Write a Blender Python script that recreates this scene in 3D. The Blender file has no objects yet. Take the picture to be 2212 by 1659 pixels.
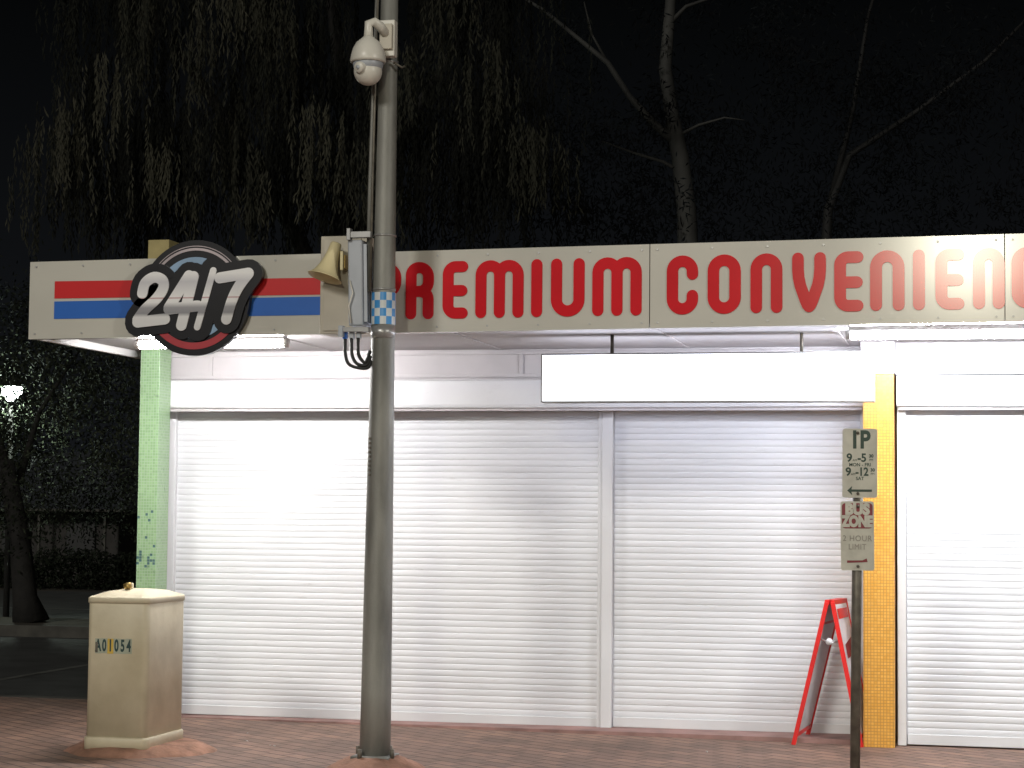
import bpy, bmesh, math, random
from mathutils import Vector, Matrix
random.seed(7)
scene = bpy.context.scene
COL = scene.collection

# ------------------------------------------------------------------ materials
def mat(name, col, rough=.6, metal=0.0, var=.15, scale=6.0, bump=0.0, bscale=40.0, coat=0.0, dirt=None, stretch=(1, 1, 1), scuff=0.0):
    m = bpy.data.materials.new(name); m.use_nodes = True
    nt = m.node_tree; N = nt.nodes; L = nt.links
    p = N["Principled BSDF"]
    p.inputs["Roughness"].default_value = rough
    p.inputs["Metallic"].default_value = metal
    if coat: p.inputs["Coat Weight"].default_value = coat; p.inputs["Coat Roughness"].default_value = .12
    tc = N.new("ShaderNodeTexCoord"); mp = N.new("ShaderNodeMapping")
    mp.inputs["Scale"].default_value = stretch
    L.new(tc.outputs["Object"], mp.inputs[0])
    nz = N.new("ShaderNodeTexNoise"); nz.inputs["Scale"].default_value = scale; nz.inputs["Detail"].default_value = 6
    L.new(mp.outputs[0], nz.inputs["Vector"])
    cr = N.new("ShaderNodeValToRGB")
    c = Vector(col[:3])
    lo = c*(1-var*1.6); hi = c*(1+var*.6)
    if dirt: lo = Vector(dirt[:3])
    cr.color_ramp.elements[0].position = .28; cr.color_ramp.elements[1].position = .68
    cr.color_ramp.elements[0].color = (max(lo[0], 0), max(lo[1], 0), max(lo[2], 0), 1)
    cr.color_ramp.elements[1].color = (min(hi[0], 1), min(hi[1], 1), min(hi[2], 1), 1)
    L.new(nz.outputs["Fac"], cr.inputs[0]); L.new(cr.outputs[0], p.inputs["Base Color"])
    if scuff:
        mp2 = N.new("ShaderNodeMapping"); mp2.inputs["Scale"].default_value = (1.2, 1, 7); L.new(tc.outputs["Object"], mp2.inputs[0])
        n4 = N.new("ShaderNodeTexNoise"); n4.inputs["Scale"].default_value = 3.2; n4.inputs["Detail"].default_value = 10; n4.inputs["Roughness"].default_value = .75
        L.new(mp2.outputs[0], n4.inputs["Vector"])
        c4 = N.new("ShaderNodeValToRGB"); c4.color_ramp.elements[0].position = .30; c4.color_ramp.elements[1].position = .40
        c4.color_ramp.elements[0].color = (1-scuff, 1-scuff*1.05, 1-scuff*1.15, 1); c4.color_ramp.elements[1].color = (1, 1, 1, 1)
        L.new(n4.outputs["Fac"], c4.inputs[0])
        mx = N.new("ShaderNodeMixRGB"); mx.blend_type = 'MULTIPLY'; mx.inputs[0].default_value = 1
        L.new(cr.outputs[0], mx.inputs[1]); L.new(c4.outputs[0], mx.inputs[2]); L.new(mx.outputs[0], p.inputs["Base Color"])
    if bump:
        n2 = N.new("ShaderNodeTexNoise"); n2.inputs["Scale"].default_value = bscale; n2.inputs["Detail"].default_value = 4
        L.new(tc.outputs["Object"], n2.inputs["Vector"])
        b = N.new("ShaderNodeBump"); b.inputs["Strength"].default_value = bump; b.inputs["Distance"].default_value = .01
        L.new(n2.outputs["Fac"], b.inputs["Height"]); L.new(b.outputs[0], p.inputs["Normal"])
    return m

def emit(name, col, s):
    m = bpy.data.materials.new(name); m.use_nodes = True
    p = m.node_tree.nodes["Principled BSDF"]
    p.inputs["Base Color"].default_value = (.8, .8, .8, 1)
    p.inputs["Emission Color"].default_value = (*col, 1)
    p.inputs["Emission Strength"].default_value = s
    return m

def tile_mat(name, c1, c2, grout, w=.0215):
    m = bpy.data.materials.new(name); m.use_nodes = True
    nt = m.node_tree; N = nt.nodes; L = nt.links; p = N["Principled BSDF"]
    p.inputs["Roughness"].default_value = .3
    tc = N.new("ShaderNodeTexCoord"); sx = N.new("ShaderNodeSeparateXYZ"); L.new(tc.outputs["Object"], sx.inputs[0])
    ad = N.new("ShaderNodeMath"); L.new(sx.outputs[0], ad.inputs[0]); L.new(sx.outputs[1], ad.inputs[1])
    cb = N.new("ShaderNodeCombineXYZ"); L.new(ad.outputs[0], cb.inputs[0]); L.new(sx.outputs[2], cb.inputs[1])
    br = N.new("ShaderNodeTexBrick"); br.offset = 0
    br.inputs["Scale"].default_value = 1; br.inputs["Brick Width"].default_value = w; br.inputs["Row Height"].default_value = w
    br.inputs["Mortar Size"].default_value = .0022; br.inputs["Bias"].default_value = -.1
    br.inputs["Color1"].default_value = c1; br.inputs["Color2"].default_value = c2; br.inputs["Mortar"].default_value = grout
    L.new(cb.outputs[0], br.inputs["Vector"])
    nz = N.new("ShaderNodeTexNoise"); nz.inputs["Scale"].default_value = 9; nz.inputs["Detail"].default_value = 8
    L.new(tc.outputs["Object"], nz.inputs["Vector"])
    cr = N.new("ShaderNodeValToRGB"); cr.color_ramp.elements[0].position = .27; cr.color_ramp.elements[1].position = .36
    cr.color_ramp.elements[0].color = (.25, .3, .3, 1); cr.color_ramp.elements[1].color = (1, 1, 1, 1)
    L.new(nz.outputs["Fac"], cr.inputs[0])
    mx = N.new("ShaderNodeMixRGB"); mx.blend_type = 'MULTIPLY'; mx.inputs[0].default_value = .8
    L.new(br.outputs["Color"], mx.inputs[1]); L.new(cr.outputs[0], mx.inputs[2]); L.new(mx.outputs[0], p.inputs["Base Color"])
    b = N.new("ShaderNodeBump"); b.inputs["Strength"].default_value = .5; b.inputs["Distance"].default_value = .002; b.invert = True
    L.new(br.outputs["Fac"], b.inputs["Height"]); L.new(b.outputs[0], p.inputs["Normal"])
    return m

def paving_mat():
    m = bpy.data.materials.new("brick_paving"); m.use_nodes = True
    nt = m.node_tree; N = nt.nodes; L = nt.links; p = N["Principled BSDF"]
    p.inputs["Roughness"].default_value = .7
    tc = N.new("ShaderNodeTexCoord"); mp = N.new("ShaderNodeMapping"); mp.inputs["Rotation"].default_value = (0, 0, math.radians(38))
    L.new(tc.outputs["Object"], mp.inputs[0])
    br = N.new("ShaderNodeTexBrick"); br.inputs["Scale"].default_value = 1
    br.inputs["Brick Width"].default_value = .23; br.inputs["Row Height"].default_value = .115
    br.inputs["Mortar Size"].default_value = .007; br.inputs["Mortar Smooth"].default_value = .3
    br.inputs["Color1"].default_value = (.28, .175, .13, 1); br.inputs["Color2"].default_value = (.185, .12, .095, 1)
    br.inputs["Mortar"].default_value = (.06, .043, .036, 1)
    L.new(mp.outputs[0], br.inputs["Vector"])
    nz = N.new("ShaderNodeTexNoise"); nz.inputs["Scale"].default_value = 1.6; nz.inputs["Detail"].default_value = 9
    nz.inputs["Roughness"].default_value = .7
    L.new(tc.outputs["Object"], nz.inputs["Vector"])
    cr = N.new("ShaderNodeValToRGB"); cr.color_ramp.elements[0].position = .3; cr.color_ramp.elements[1].position = .7
    cr.color_ramp.elements[0].color = (.55, .52, .5, 1); cr.color_ramp.elements[1].color = (1.18, 1.14, 1.1, 1)
    L.new(nz.outputs["Fac"], cr.inputs[0])
    mx = N.new("ShaderNodeMixRGB"); mx.blend_type = 'MULTIPLY'; mx.inputs[0].default_value = 1
    L.new(br.outputs["Color"], mx.inputs[1]); L.new(cr.outputs[0], mx.inputs[2]); L.new(mx.outputs[0], p.inputs["Base Color"])
    b = N.new("ShaderNodeBump"); b.inputs["Strength"].default_value = .9; b.inputs["Distance"].default_value = .007; b.invert = True
    L.new(br.outputs["Fac"], b.inputs["Height"])
    b2 = N.new("ShaderNodeBump"); b2.inputs["Strength"].default_value = .4; b2.inputs["Distance"].default_value = .004
    n3 = N.new("ShaderNodeTexNoise"); n3.inputs["Scale"].default_value = 60; L.new(tc.outputs["Object"], n3.inputs["Vector"])
    L.new(n3.outputs["Fac"], b2.inputs["Height"]); L.new(b.outputs[0], b2.inputs["Normal"]); L.new(b2.outputs[0], p.inputs["Normal"])
    return m

M = {}
M['fascia'] = mat("fascia_panel_paint", (.61, .60, .55), .16, var=.06, scale=1.3)
M['red'] = mat("sign_red", (.66, .012, .022), .17, var=.06, scale=3)
M['stripe_red'] = mat("stripe_red", (.64, .016, .02), .3, var=.05, scale=3)
M['blue'] = mat("stripe_blue", (.022, .14, .56), .3, var=.05, scale=3)
M['black'] = mat("badge_black", (.006, .006, .010), .3, var=.2)
M['badge_blue'] = mat("badge_ring_blue", (.30, .46, .68), .4, var=.2, scale=3)
M['badge_pink'] = mat("badge_ring_pale", (.60, .52, .56), .4, var=.3, scale=2)
M['badge_red'] = mat("badge_ring_red", (.45, .03, .045), .4, var=.2, scale=3)
M['white'] = mat("white_paint", (.78, .77, .76), .5, var=.05, scale=2)
M['soffit'] = mat("soffit_paint", (.52, .50, .51), .7, var=.08, scale=1.5)
M['panel'] = mat("wall_panel_paint", (.48, .455, .465), .6, var=.09, scale=2)
M['shutter'] = mat("shutter_paint", (.68, .69, .72), .5, var=.06, scale=1.6, stretch=(.5, 1, 6), scuff=.16)
M['box_w'] = mat("shutter_box_paint", (.64, .645, .665), .4, var=.05, scale=2, scuff=.08)
M['concrete_red'] = mat("red_concrete", (.32, .17, .115), .85, var=.3, scale=9, bump=.7, bscale=35)
M['step'] = mat("threshold_red", (.30, .17, .15), .6, var=.25, scale=5)
M['galv'] = mat("galvanised_steel", (.27, .27, .25), .55, .25, var=.3, scale=7, stretch=(1, 1, .25), bump=.15, bscale=60)
M['galv_dark'] = mat("weathered_post", (.15, .135, .11), .5, .3, var=.3, scale=14)
M['cream'] = mat("cabinet_cream", (.62, .56, .42), .45, var=.08, scale=3.5, bump=.15, bscale=18, dirt=(.48, .42, .29), scuff=.12)
M['beige'] = mat("enclosure_beige", (.54, .50, .42), .5, var=.08)
M['ivory'] = mat("horn_ivory", (.80, .70, .42), .45, var=.06)
M['grey_box'] = mat("enclosure_grey", (.42, .45, .50), .45, .1, var=.08)
M['cam_white'] = mat("camera_white", (.70, .68, .62), .35, var=.05)
M['rubber'] = mat("black_rubber", (.01, .01, .011), .5, var=.2)
M['yellow_brick'] = mat("pier_yellow", (.42, .35, .16), .7, var=.12, scale=8, bump=.3)
M['green_tile'] = tile_mat("green_mosaic", (.20, .33, .165, 1), (.27, .42, .22, 1), (.30, .40, .28, 1))
M['yellow_tile'] = tile_mat("yellow_mosaic", (.66, .33, .05, 1), (.76, .41, .08, 1), (.42, .21, .05, 1))
M['asphalt'] = mat("asphalt", (.045, .047, .047), .85, var=.25, scale=2.5, bump=.5, bscale=90)
M['kerb'] = mat("kerb_concrete", (.06, .057, .05), .85, var=.25, scale=6)
M['dirt'] = mat("dirt", (.045, .037, .026), .95, var=.3, scale=3)
M['line'] = mat("line_paint", (.13, .13, .12), .7, var=.4, scale=8)
M['bark'] = mat("bark_brown", (.010, .009, .008), .9, var=.3, scale=8, bump=.8, bscale=15)
M['gum'] = mat("pale_gum_bark", (.032, .032, .030), .8, var=.5, scale=1.6, stretch=(1, 1, .5))
M['gum_dim'] = mat("dim_gum_bark", (.007, .007, .007), .8, var=.4, scale=2.2)
M['frame_red'] = mat("frame_red", (.66, .02, .018), .35, var=.06)
M['poster'] = mat("poster_white", (.7, .7, .74), .4, var=.08, scale=4)
M['sign_face'] = mat("sign_face", (.54, .53, .46), .45, var=.14, scale=9)
M['sign_red'] = mat("sign_dark_red", (.22, .02, .03), .45, var=.2, scale=9)
M['sign_green'] = mat("sign_dark_green", (.02, .05, .035), .5, var=.2)
M['sign_grey'] = mat("faded_lettering", (.27, .25, .22), .5, var=.2)
M['ink'] = mat("sticker_ink", (.015, .05, .05), .5, var=.2)
M['sticker'] = mat("sticker_pale", (.40, .43, .34), .5, var=.15)
M['sticker_y'] = mat("sticker_yellow", (.62, .42, .07), .5, var=.15)
M['brass'] = mat("brass", (.35, .24, .08), .4, .7, var=.2)
M['steel'] = mat("zinc_steel", (.40, .40, .40), .35, .5, var=.15)
M['frame_grey'] = mat("box_frame_grey", (.30, .30, .29), .5, .0, var=.1)
M['house'] = mat("house_wall", (.035, .032, .03), .9, var=.2)
M['roof'] = mat("roof_sheet", (.05, .055, .065), .6, .2, var=.2)
M['litter'] = mat("litter_paper", (.6, .6, .58), .8, var=.1)
M['check_b'] = mat("reflective_blue", (.06, .30, .68), .35, var=.08)
M['check_w'] = mat("reflective_white", (.66, .70, .72), .35, var=.08)
M['tube'] = emit("tube_lit", (.99, .97, .96), 310)
M['tube2'] = emit("tube_lit_cool", (.92, .95, 1.0), 260)
M['lightbox'] = emit("lightbox_face", (.82, .86, 1.0), 6)
M['lantern'] = emit("lantern_lit", (.88, 1.0, .92), 40)
M['paving'] = paving_mat()
LEAF = [mat("weeping_leaf_%d" % i, c, .85, var=.25, scale=3) for i, c in enumerate([(.004, .0045, .0035), (.010, .011, .008), (.025, .025, .018), (.044, .043, .031)])]  # lit and unlit clumps painted in as lighter and darker leaf colours
GUML = [mat("gum_leaf_%d" % i, c, .9, var=.2, scale=3) for i, c in enumerate([(.0025, .003, .004), (.005, .0065, .008)])]
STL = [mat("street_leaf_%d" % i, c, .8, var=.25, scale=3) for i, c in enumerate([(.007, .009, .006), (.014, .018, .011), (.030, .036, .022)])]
for m_ in LEAF+GUML+STL: m_.node_tree.nodes["Principled BSDF"].inputs["Specular IOR Level"].default_value = .15

# ------------------------------------------------------------------ helpers
def thing(name, label, cat, loc, group=None):
    e = bpy.data.objects.new(name, None); e.empty_display_size = .2; e.location = loc
    COL.objects.link(e); e["label"] = label; e["category"] = cat
    if group: e["group"] = group
    return e

def attach(o, parent):
    if parent is None: return
    o.parent = parent
    if parent.type == 'EMPTY': o.matrix_parent_inverse = Matrix.Translation(-Vector(parent.location))

def mk(name, v, f, mats, parent=None, mi=None, smooth=False):
    me = bpy.data.meshes.new(name); me.from_pydata([tuple(a) for a in v], [], f)
    for m in (mats if isinstance(mats, list) else [mats]): me.materials.append(m)
    if mi: me.polygons.foreach_set("material_index", mi)
    if smooth: me.polygons.foreach_set("use_smooth", [True]*len(me.polygons))
    me.update()
    o = bpy.data.objects.new(name, me); COL.objects.link(o); attach(o, parent)
    return o

def from_bm(name, bm, m, parent, smooth=False):
    me = bpy.data.meshes.new(name); bm.normal_update(); bm.to_mesh(me); bm.free()
    for a in (m if isinstance(m, list) else [m]): me.materials.append(a)
    if smooth: me.polygons.foreach_set("use_smooth", [True]*len(me.polygons))
    o = bpy.data.objects.new(name, me); COL.objects.link(o); attach(o, parent)
    return o

def box(name, x0, x1, y0, y1, z0, z1, m, parent=None, bev=0.0, seg=2, rot=None):
    bm = bmesh.new(); bmesh.ops.create_cube(bm, size=1)
    for v in bm.verts:
        v.co = Vector(((x0+x1)/2+v.co.x*(x1-x0), (y0+y1)/2+v.co.y*(y1-y0), (z0+z1)/2+v.co.z*(z1-z0)))
    if bev: bmesh.ops.bevel(bm, geom=bm.edges[:], offset=bev, segments=seg, affect='EDGES', profile=.5)
    if rot: 
        c = Vector(((x0+x1)/2, (y0+y1)/2, (z0+z1)/2)); bmesh.ops.rotate(bm, verts=bm.verts, cent=c, matrix=rot)
    return from_bm(name, bm, m, parent)

def tubegeo(pts, rad, seg=12, caps=True, base=0):
    pts = [Vector(p) for p in pts]; n = len(pts)
    if not isinstance(rad, (list, tuple)): rad = [rad]*n
    V = []; F = []; prev = None
    for i, p in enumerate(pts):
        d = (pts[min(i+1, n-1)]-pts[max(i-1, 0)]).normalized()
        if prev is None:
            ref = Vector((0, 1, 0)) if abs(d.y) < .9 else Vector((1, 0, 0))
            a = d.cross(ref).normalized()
        else:
            a = (prev - d*prev.dot(d)).normalized()
        prev = a; b = d.cross(a)
        for k in range(seg):
            t = 2*math.pi*(k+.5)/seg
            V.append(p+(a*math.cos(t)+b*math.sin(t))*rad[i])
    for i in range(n-1):
        for k in range(seg):
            k2 = (k+1) % seg
            F.append((base+i*seg+k, base+i*seg+k2, base+(i+1)*seg+k2, base+(i+1)*seg+k))
    if caps:
        F.append(tuple(base+k for k in range(seg))[::-1]); F.append(tuple(base+(n-1)*seg+k for k in range(seg)))
    return V, F

def tube(name, pts, rad, m, parent=None, seg=12, smooth=True):
    V, F = tubegeo(pts, rad, seg)
    return mk(name, V, F, m, parent, smooth=smooth)

def multi(name, parts, m, parent=None, smooth=True):
    V = []; F = []
    for pts, rad, seg in parts:
        v, f = tubegeo(pts, rad, seg, True, len(V)); V += v; F += f
    return mk(name, V, F, m, parent, smooth=smooth)

def lathe(name, c, prof, m, parent, seg=28, axis=Vector((0, 0, 1)), sx=1.0):
    q = Vector((0, 0, 1)).rotation_difference(axis.normalized()).to_matrix()
    V = []; F = []
    for r, h in prof:
        for k in range(seg):
            t = 2*math.pi*k/seg
            V.append(Vector(c)+q @ Vector((r*math.cos(t)*sx, r*math.sin(t), h)))
    for i in range(len(prof)-1):
        for k in range(seg):
            k2 = (k+1) % seg; F.append((i*seg+k, i*seg+k2, (i+1)*seg+k2, (i+1)*seg+k))
    return mk(name, V, F, m, parent, smooth=True)

def ribbon(pts, w, y, th, base):
    """flat rounded stroke lying in the XZ plane, front face at y"""
    P = [Vector((p[0], p[1])) for p in pts]; h = w/2; n = len(P)
    left = []; right = []
    for i in range(n):
        d = (P[min(i+1, n-1)]-P[max(i-1, 0)]).normalized(); nn = Vector((-d.y, d.x))
        left.append(P[i]+nn*h); right.append(P[i]-nn*h)
    d = (P[-1]-P[-2]).normalized(); a0 = math.atan2(d.y, d.x)
    capE = [P[-1]+Vector((math.cos(a0+math.pi/2-math.pi*k/8), math.sin(a0+math.pi/2-math.pi*k/8)))*h for k in range(1, 8)]
    d = (P[0]-P[1]).normalized(); a0 = math.atan2(d.y, d.x)
    capS = [P[0]+Vector((math.cos(a0+math.pi/2-math.pi*k/8), math.sin(a0+math.pi/2-math.pi*k/8)))*h for k in range(1, 8)]
    V = [Vector((p.x, y, p.y)) for p in left+right+capE+capS]
    nf = len(V)
    V += [Vector((v.x, y+th, v.z)) for v in V]
    F = []
    for i in range(n-1): F.append((base+i, base+i+1, base+n+i+1, base+n+i))
    e0 = 2*n; s0 = 2*n+7
    F.append(tuple([base+n-1]+[base+e0+k for k in range(7)]+[base+2*n-1]))
    F.append(tuple([base+n]+[base+s0+k for k in range(7)]+[base]))
    ring = list(range(n))+[e0+k for k in range(7)]+[2*n-1-i for i in range(n)]+[s0+k for k in range(7)]
    m = len(ring)
    for i in range(m):
        a = ring[i]; b = ring[(i+1) % m]; F.append((base+a, base+a+nf, base+b+nf, base+b))
    return V, F

def strokes(name, lst, w, y, th, m, parent):
    V = []; F = []
    for i, s in enumerate(lst):
        v, f = ribbon(s, w, y-.0006*i, th, len(V)); V += v; F += f
    return mk(name, V, F, m, parent)

def arc(cx, cz, r, a0, a1, n=8, rz=None):
    rz = rz or r
    return [(cx+r*math.cos(math.radians(a0+(a1-a0)*i/n)), cz+rz*math.sin(math.radians(a0+(a1-a0)*i/n))) for i in range(n+1)]

def text(name, body, size, x, y, z, m, parent, bold=.0, sx=1.0, align='CENTER', rot=0, space=1.0):
    cu = bpy.data.curves.new(name, 'FONT'); cu.body = body; cu.size = size; cu.align_x = align; cu.align_y = 'CENTER'
    cu.extrude = .0006; cu.offset = bold; cu.resolution_u = 4; cu.space_character = space
    t = bpy.data.objects.new(name, cu); COL.objects.link(t)
    bpy.context.view_layer.update()
    me = bpy.data.meshes.new_from_object(t.evaluated_get(bpy.context.evaluated_depsgraph_get()))
    bpy.data.objects.remove(t)
    me.transform(Matrix.Translation((x, y, z)) @ Matrix.Rotation(rot, 4, 'Y') @ Matrix.Rotation(math.pi/2, 4, 'X') @ Matrix.Diagonal((sx, 1, 1, 1)))
    me.materials.clear(); me.materials.append(m)
    o = bpy.data.objects.new(name, me); COL.objects.link(o); attach(o, parent)
    return o

# ------------------------------------------------------------------ camera
ps, th, ro = .229, .063, .0096
fw = Vector((-math.sin(ps)*math.cos(th), math.cos(ps)*math.cos(th), math.sin(th)))
rt = Vector((math.cos(ps), math.sin(ps), 0)); up = rt.cross(fw)
R = Matrix((rt, up, -fw)).transposed() @ Matrix.Rotation(ro, 3, 'Z')
cd = bpy.data.cameras.new("camera"); cd.lens = 69.98; cd.sensor_width = 36; cd.clip_end = 500; cd.clip_start = .1
cam = bpy.data.objects.new("camera", cd); COL.objects.link(cam)
cam.matrix_world = Matrix.Translation((0, 0, 1.6)) @ R.to_4x4()
scene.camera = cam

# ------------------------------------------------------------------ world, lights
w = bpy.data.worlds.new("World"); scene.world = w; w.use_nodes = True
bg = w.node_tree.nodes["Background"]
N = w.node_tree.nodes; L = w.node_tree.links
tc = N.new("ShaderNodeTexCoord"); sx = N.new("ShaderNodeSeparateXYZ"); L.new(tc.outputs["Generated"], sx.inputs[0])
cr = N.new("ShaderNodeValToRGB"); L.new(sx.outputs[2], cr.inputs[0]); L.new(cr.outputs[0], bg.inputs[0])
cr.color_ramp.elements[0].position = .0; cr.color_ramp.elements[0].color = (.60, .66, .78, 1)
cr.color_ramp.elements[1].position = .26; cr.color_ramp.elements[1].color = (.10, .12, .13, 1)
bg.inputs[1].default_value = .012

sd = bpy.data.lights.new("night_street_light", 'SUN'); sd.energy = 1.02; sd.angle = math.radians(9); sd.color = (1, .96, .87)
so = bpy.data.objects.new("night_street_light", sd); COL.objects.link(so)
so.rotation_euler = Vector((.22, 1, -.44)).to_track_quat('-Z', 'Y').to_euler()
pd = bpy.data.lights.new("street_lamp_across_road", 'POINT'); pd.energy = 2600; pd.shadow_soft_size = .3; pd.color = (1, .95, .74)
po = bpy.data.objects.new("street_lamp_across_road", pd); COL.objects.link(po); po.location = (-.05, -12.5, 6.6)
pd2 = bpy.data.lights.new("street_lamp_along_road", 'POINT'); pd2.energy = 1500; pd2.shadow_soft_size = .5; pd2.color = (1, .96, .86)
po2 = bpy.data.objects.new("street_lamp_along_road", pd2); COL.objects.link(po2); po2.location = (8, 5, 7)

# ------------------------------------------------------------------ ground
def struct(o): o["kind"] = "structure"; return o
struct(mk("ground", [(-200, -120, -.14), (200, -120, -.14), (200, 260, -.14), (-200, 260, -.14)], [(0, 1, 2, 3)], M['dirt']))
struct(mk("road", [(-80, 15.5, -.12), (60, 15.5, -.12), (60, 37, -.12), (-80, 37, -.12)], [(0, 1, 2, 3)], M['asphalt']))
struct(box("pavement", -60, 40, -25, 15.35, -.12, 0, M['paving']))
struct(box("kerb", -60, -7, 15.35, 15.5, -.13, .004, M['kerb'], bev=.01))
struct(box("median_strip", -60, 20, 24.2, 25.9, -.13, .02, M['dirt']))
struct(box("median_kerb", -60, 20, 24.05, 24.2, -.13, .03, M['kerb'], bev=.01))
for i, (x, y0, y1) in enumerate([(-9.4, 17.5, 22), (-12.2, 17.5, 22), (-15, 17.5, 22)]):
    struct(mk("road_marking", [(x, y0, -.116), (x+.1, y0, -.116), (x+.1, y1, -.116), (x, y1, -.116)], [(0, 1, 2, 3)], M['line']))
struct(mk("road_marking", [(-30, 30.6, -.116), (-9, 30.6, -.116), (-9, 30.75, -.116), (-30, 30.75, -.116)], [(0, 1, 2, 3)], M['line']))

# ------------------------------------------------------------------ shop building
shop = thing("shop_building", "single storey shop with closed white roller shutters and flat canopy", "shop", (-3, 14.5, 0))
box("wall", -6.12, 4.0, 14.62, 22, 0, 3.05, M['panel'], shop)
box("roof", -6.15, 4.1, 12.6, 22.1, 3.06, 3.14, M['roof'], shop)
can = box("canopy", -6.24, 3.0, 12.53, 14.62, 2.785, 2.90, M['soffit'], shop)
box("canopy_edge", -6.30, -6.262, 12.525, 14.75, 2.735, 3.24, M['white'], can, bev=.004)
for x in (-4.75, -3.45, -2.05, -.9):
    box("soffit_joint", x, x+.035, 12.6, 14.3, 2.779, 2.787, M['soffit'], can, bev=.002)
wp = box("wall_panel", -6.09, -.66, 14.31, 14.62, 2.50, 2.784, M['panel'], shop)
for x in (-5.72, -4.42, -3.28, -1.45):
    box("panel_batten", x, x+.03, 14.297, 14.309, 2.60, 2.745, M['panel'], wp, bev=.003)
box("panel_trim", -6.09, -.76, 14.285, 14.309, 2.575, 2.60, M['panel'], wp, bev=.003)
box("panel_trim", -6.09, -.76, 14.29, 14.309, 2.745, 2.765, M['panel'], wp, bev=.003)
box("wall_panel", -.66, 2.4, 14.06, 14.30, 2.562, 2.784, M['panel'], shop)
box("panel_batten", -.36, -.33, 14.05, 14.058, 2.565, 2.78, M['panel'], shop, bev=.003)
c1 = box("column", -6.13, -5.975, 13.95, 14.172, 0, 2.784, M['green_tile'], shop, bev=.003); c1["label"] = "green mosaic tiled corner column"
box("wall", -6.125, -6.078, 14.176, 14.615, 0, 2.784, M['panel'], shop)
tm = bpy.data.meshes.new("damaged_tile")
bm = bmesh.new(); bmesh.ops.create_cube(bm, size=1); bmesh.ops.scale(bm, vec=(.019, .002, .019), verts=bm.verts); bm.to_mesh(tm); bm.free(); tm.materials.append(mat("dark_tile", (.05, .12, .13), .4, var=.4, scale=40))
used = set()
for i in range(26):
    zc = random.choice([1.18, 1.22, 1.30, 1.52, .9, 1.2])+random.uniform(-.05, .05)
    kx = random.randint(0, 6); kz = round(zc/.0215)
    if (kx, kz) in used: continue
    used.add((kx, kz))
    t_ = bpy.data.objects.new("damaged_tile", tm); t_.location = (-6.13+.0108+.0215*kx, 13.9495, kz*.0215+.0108); COL.objects.link(t_); t_.parent = c1
c2 = box("column", -.756, -.545, 13.95, 14.6, 0, 2.56, M['yellow_tile'], shop, bev=.003); c2["label"] = "yellow mosaic tiled column"
box("column_cap", -.77, -.54, 13.94, 14.3, 2.562, 2.784, M['panel'], shop)
pier = box("roof_pier", -6.12, -5.95, 14.02, 14.45, 3.145, 3.62, M['yellow_brick'], shop, bev=.004)
mk("threshold_step", [(-6.07, 14.30, 0), (-.756, 14.06, 0), (-.756, 14.6, 0), (-6.07, 14.6, 0), (-6.07, 14.30, .006), (-.756, 14.06, .034), (-.756, 14.6, .034), (-6.07, 14.6, .006)],
   [(0, 1, 5, 4), (4, 5, 6, 7), (1, 2, 6, 5), (0, 4, 7, 3), (2, 3, 7, 6)], M['step'], shop)

def shutter(x0, x1, y, z0, z1, pitch=.046):
    prof = [(.0034, 0), (.0003, .0022), (-.0014, .010), (-.0021, .020), (-.0017, .030), (-.0003, .039), (.0030, .0440)]
    n = int((z1-z0)/pitch)+1
    V = []; F = []
    nx = max(2, int((x1-x0)/.35))
    pr = []
    for i in range(n):
        j = random.uniform(-.0003, .0003)
        for a, b in prof:
            z = z0+i*pitch+b*pitch/.046
            if z > z1: break
            pr.append((y+a+j, z))
    rows = len(pr)
    for k in range(nx+1):
        x = x0+(x1-x0)*k/nx; wv = .0015*math.sin(k*1.7)
        for a, b in pr: V.append((x, a+wv, b))
    for k in range(nx):
        for r in range(rows-1):
            F.append((k*rows+r, (k+1)*rows+r, (k+1)*rows+r+1, k*rows+r+1))
    return V, F

def roller(x0, x1, y, z0, z1, gl, gr, lab):
    V, F = shutter(x0, x1, y, z0+.075, z1)
    s = mk("roller_shutter", V, F, M['shutter'], shop); s["label"] = lab
    box("bottom_rail", x0+.002, x1-.002, y-.014, y+.012, z0+.006, z0+.078, M['box_w'], s, bev=.004)
    for g in (gl, gr):
        if g: box("guide_rail", g[0], g[1], y-.05, y+.05, z0, z1, M['box_w'], s, bev=.004)
    return s
roller(-6.022, -2.672, 14.45, .006, 2.42, (-6.075, -6.022), (-2.70, -2.672), "wide closed white slatted shutter")
roller(-2.588, -.80, 14.45, .02, 2.42, None, (-.80, -.757), "narrower closed white slatted shutter")
box("shutter_post", -2.670, -2.590, 14.385, 14.50, .012, 2.42, M['box_w'], shop, bev=.004)
roller(-.468, 2.2, 14.13, .004, 2.42, (-.53, -.47), None, "closed white slatted shutter beside yellow column")
def sbox(x0, x1, yf, yb, z0, z1):
    pr = [(yb, z0), (yf+.03, z0), (yf+.006, z0+.008), (yf, z0+.03), (yf+.004, z1-.01), (yf+.02, z1), (yb, z1)]
    n = len(pr); V = []; nx = 14
    for k in range(nx+1):
        x = x0+(x1-x0)*k/nx; s = -.006*math.sin(math.pi*k/nx)
        V += [(x, a, b+s) for a, b in pr]
    F = [tuple(range(n)), tuple(nx*n+i for i in range(n))[::-1]]
    for k in range(nx):
        for i in range(n): F.append((k*n+i, k*n+(i+1) % n, (k+1)*n+(i+1) % n, (k+1)*n+i))
    b = mk("shutter_hood", V, F, M['box_w'], shop)
    box("hood_lip", x0+.01, x1-.01, yf+.035, yf+.06, z0-.022, z0-.001, M['panel'], b, bev=.003)
    return b
sbox(-6.075, -.765, 14.18, 14.50, 2.345, 2.560)
sbox(-.53, 2.2, 13.99, 14.2, 2.335, 2.555)

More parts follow.
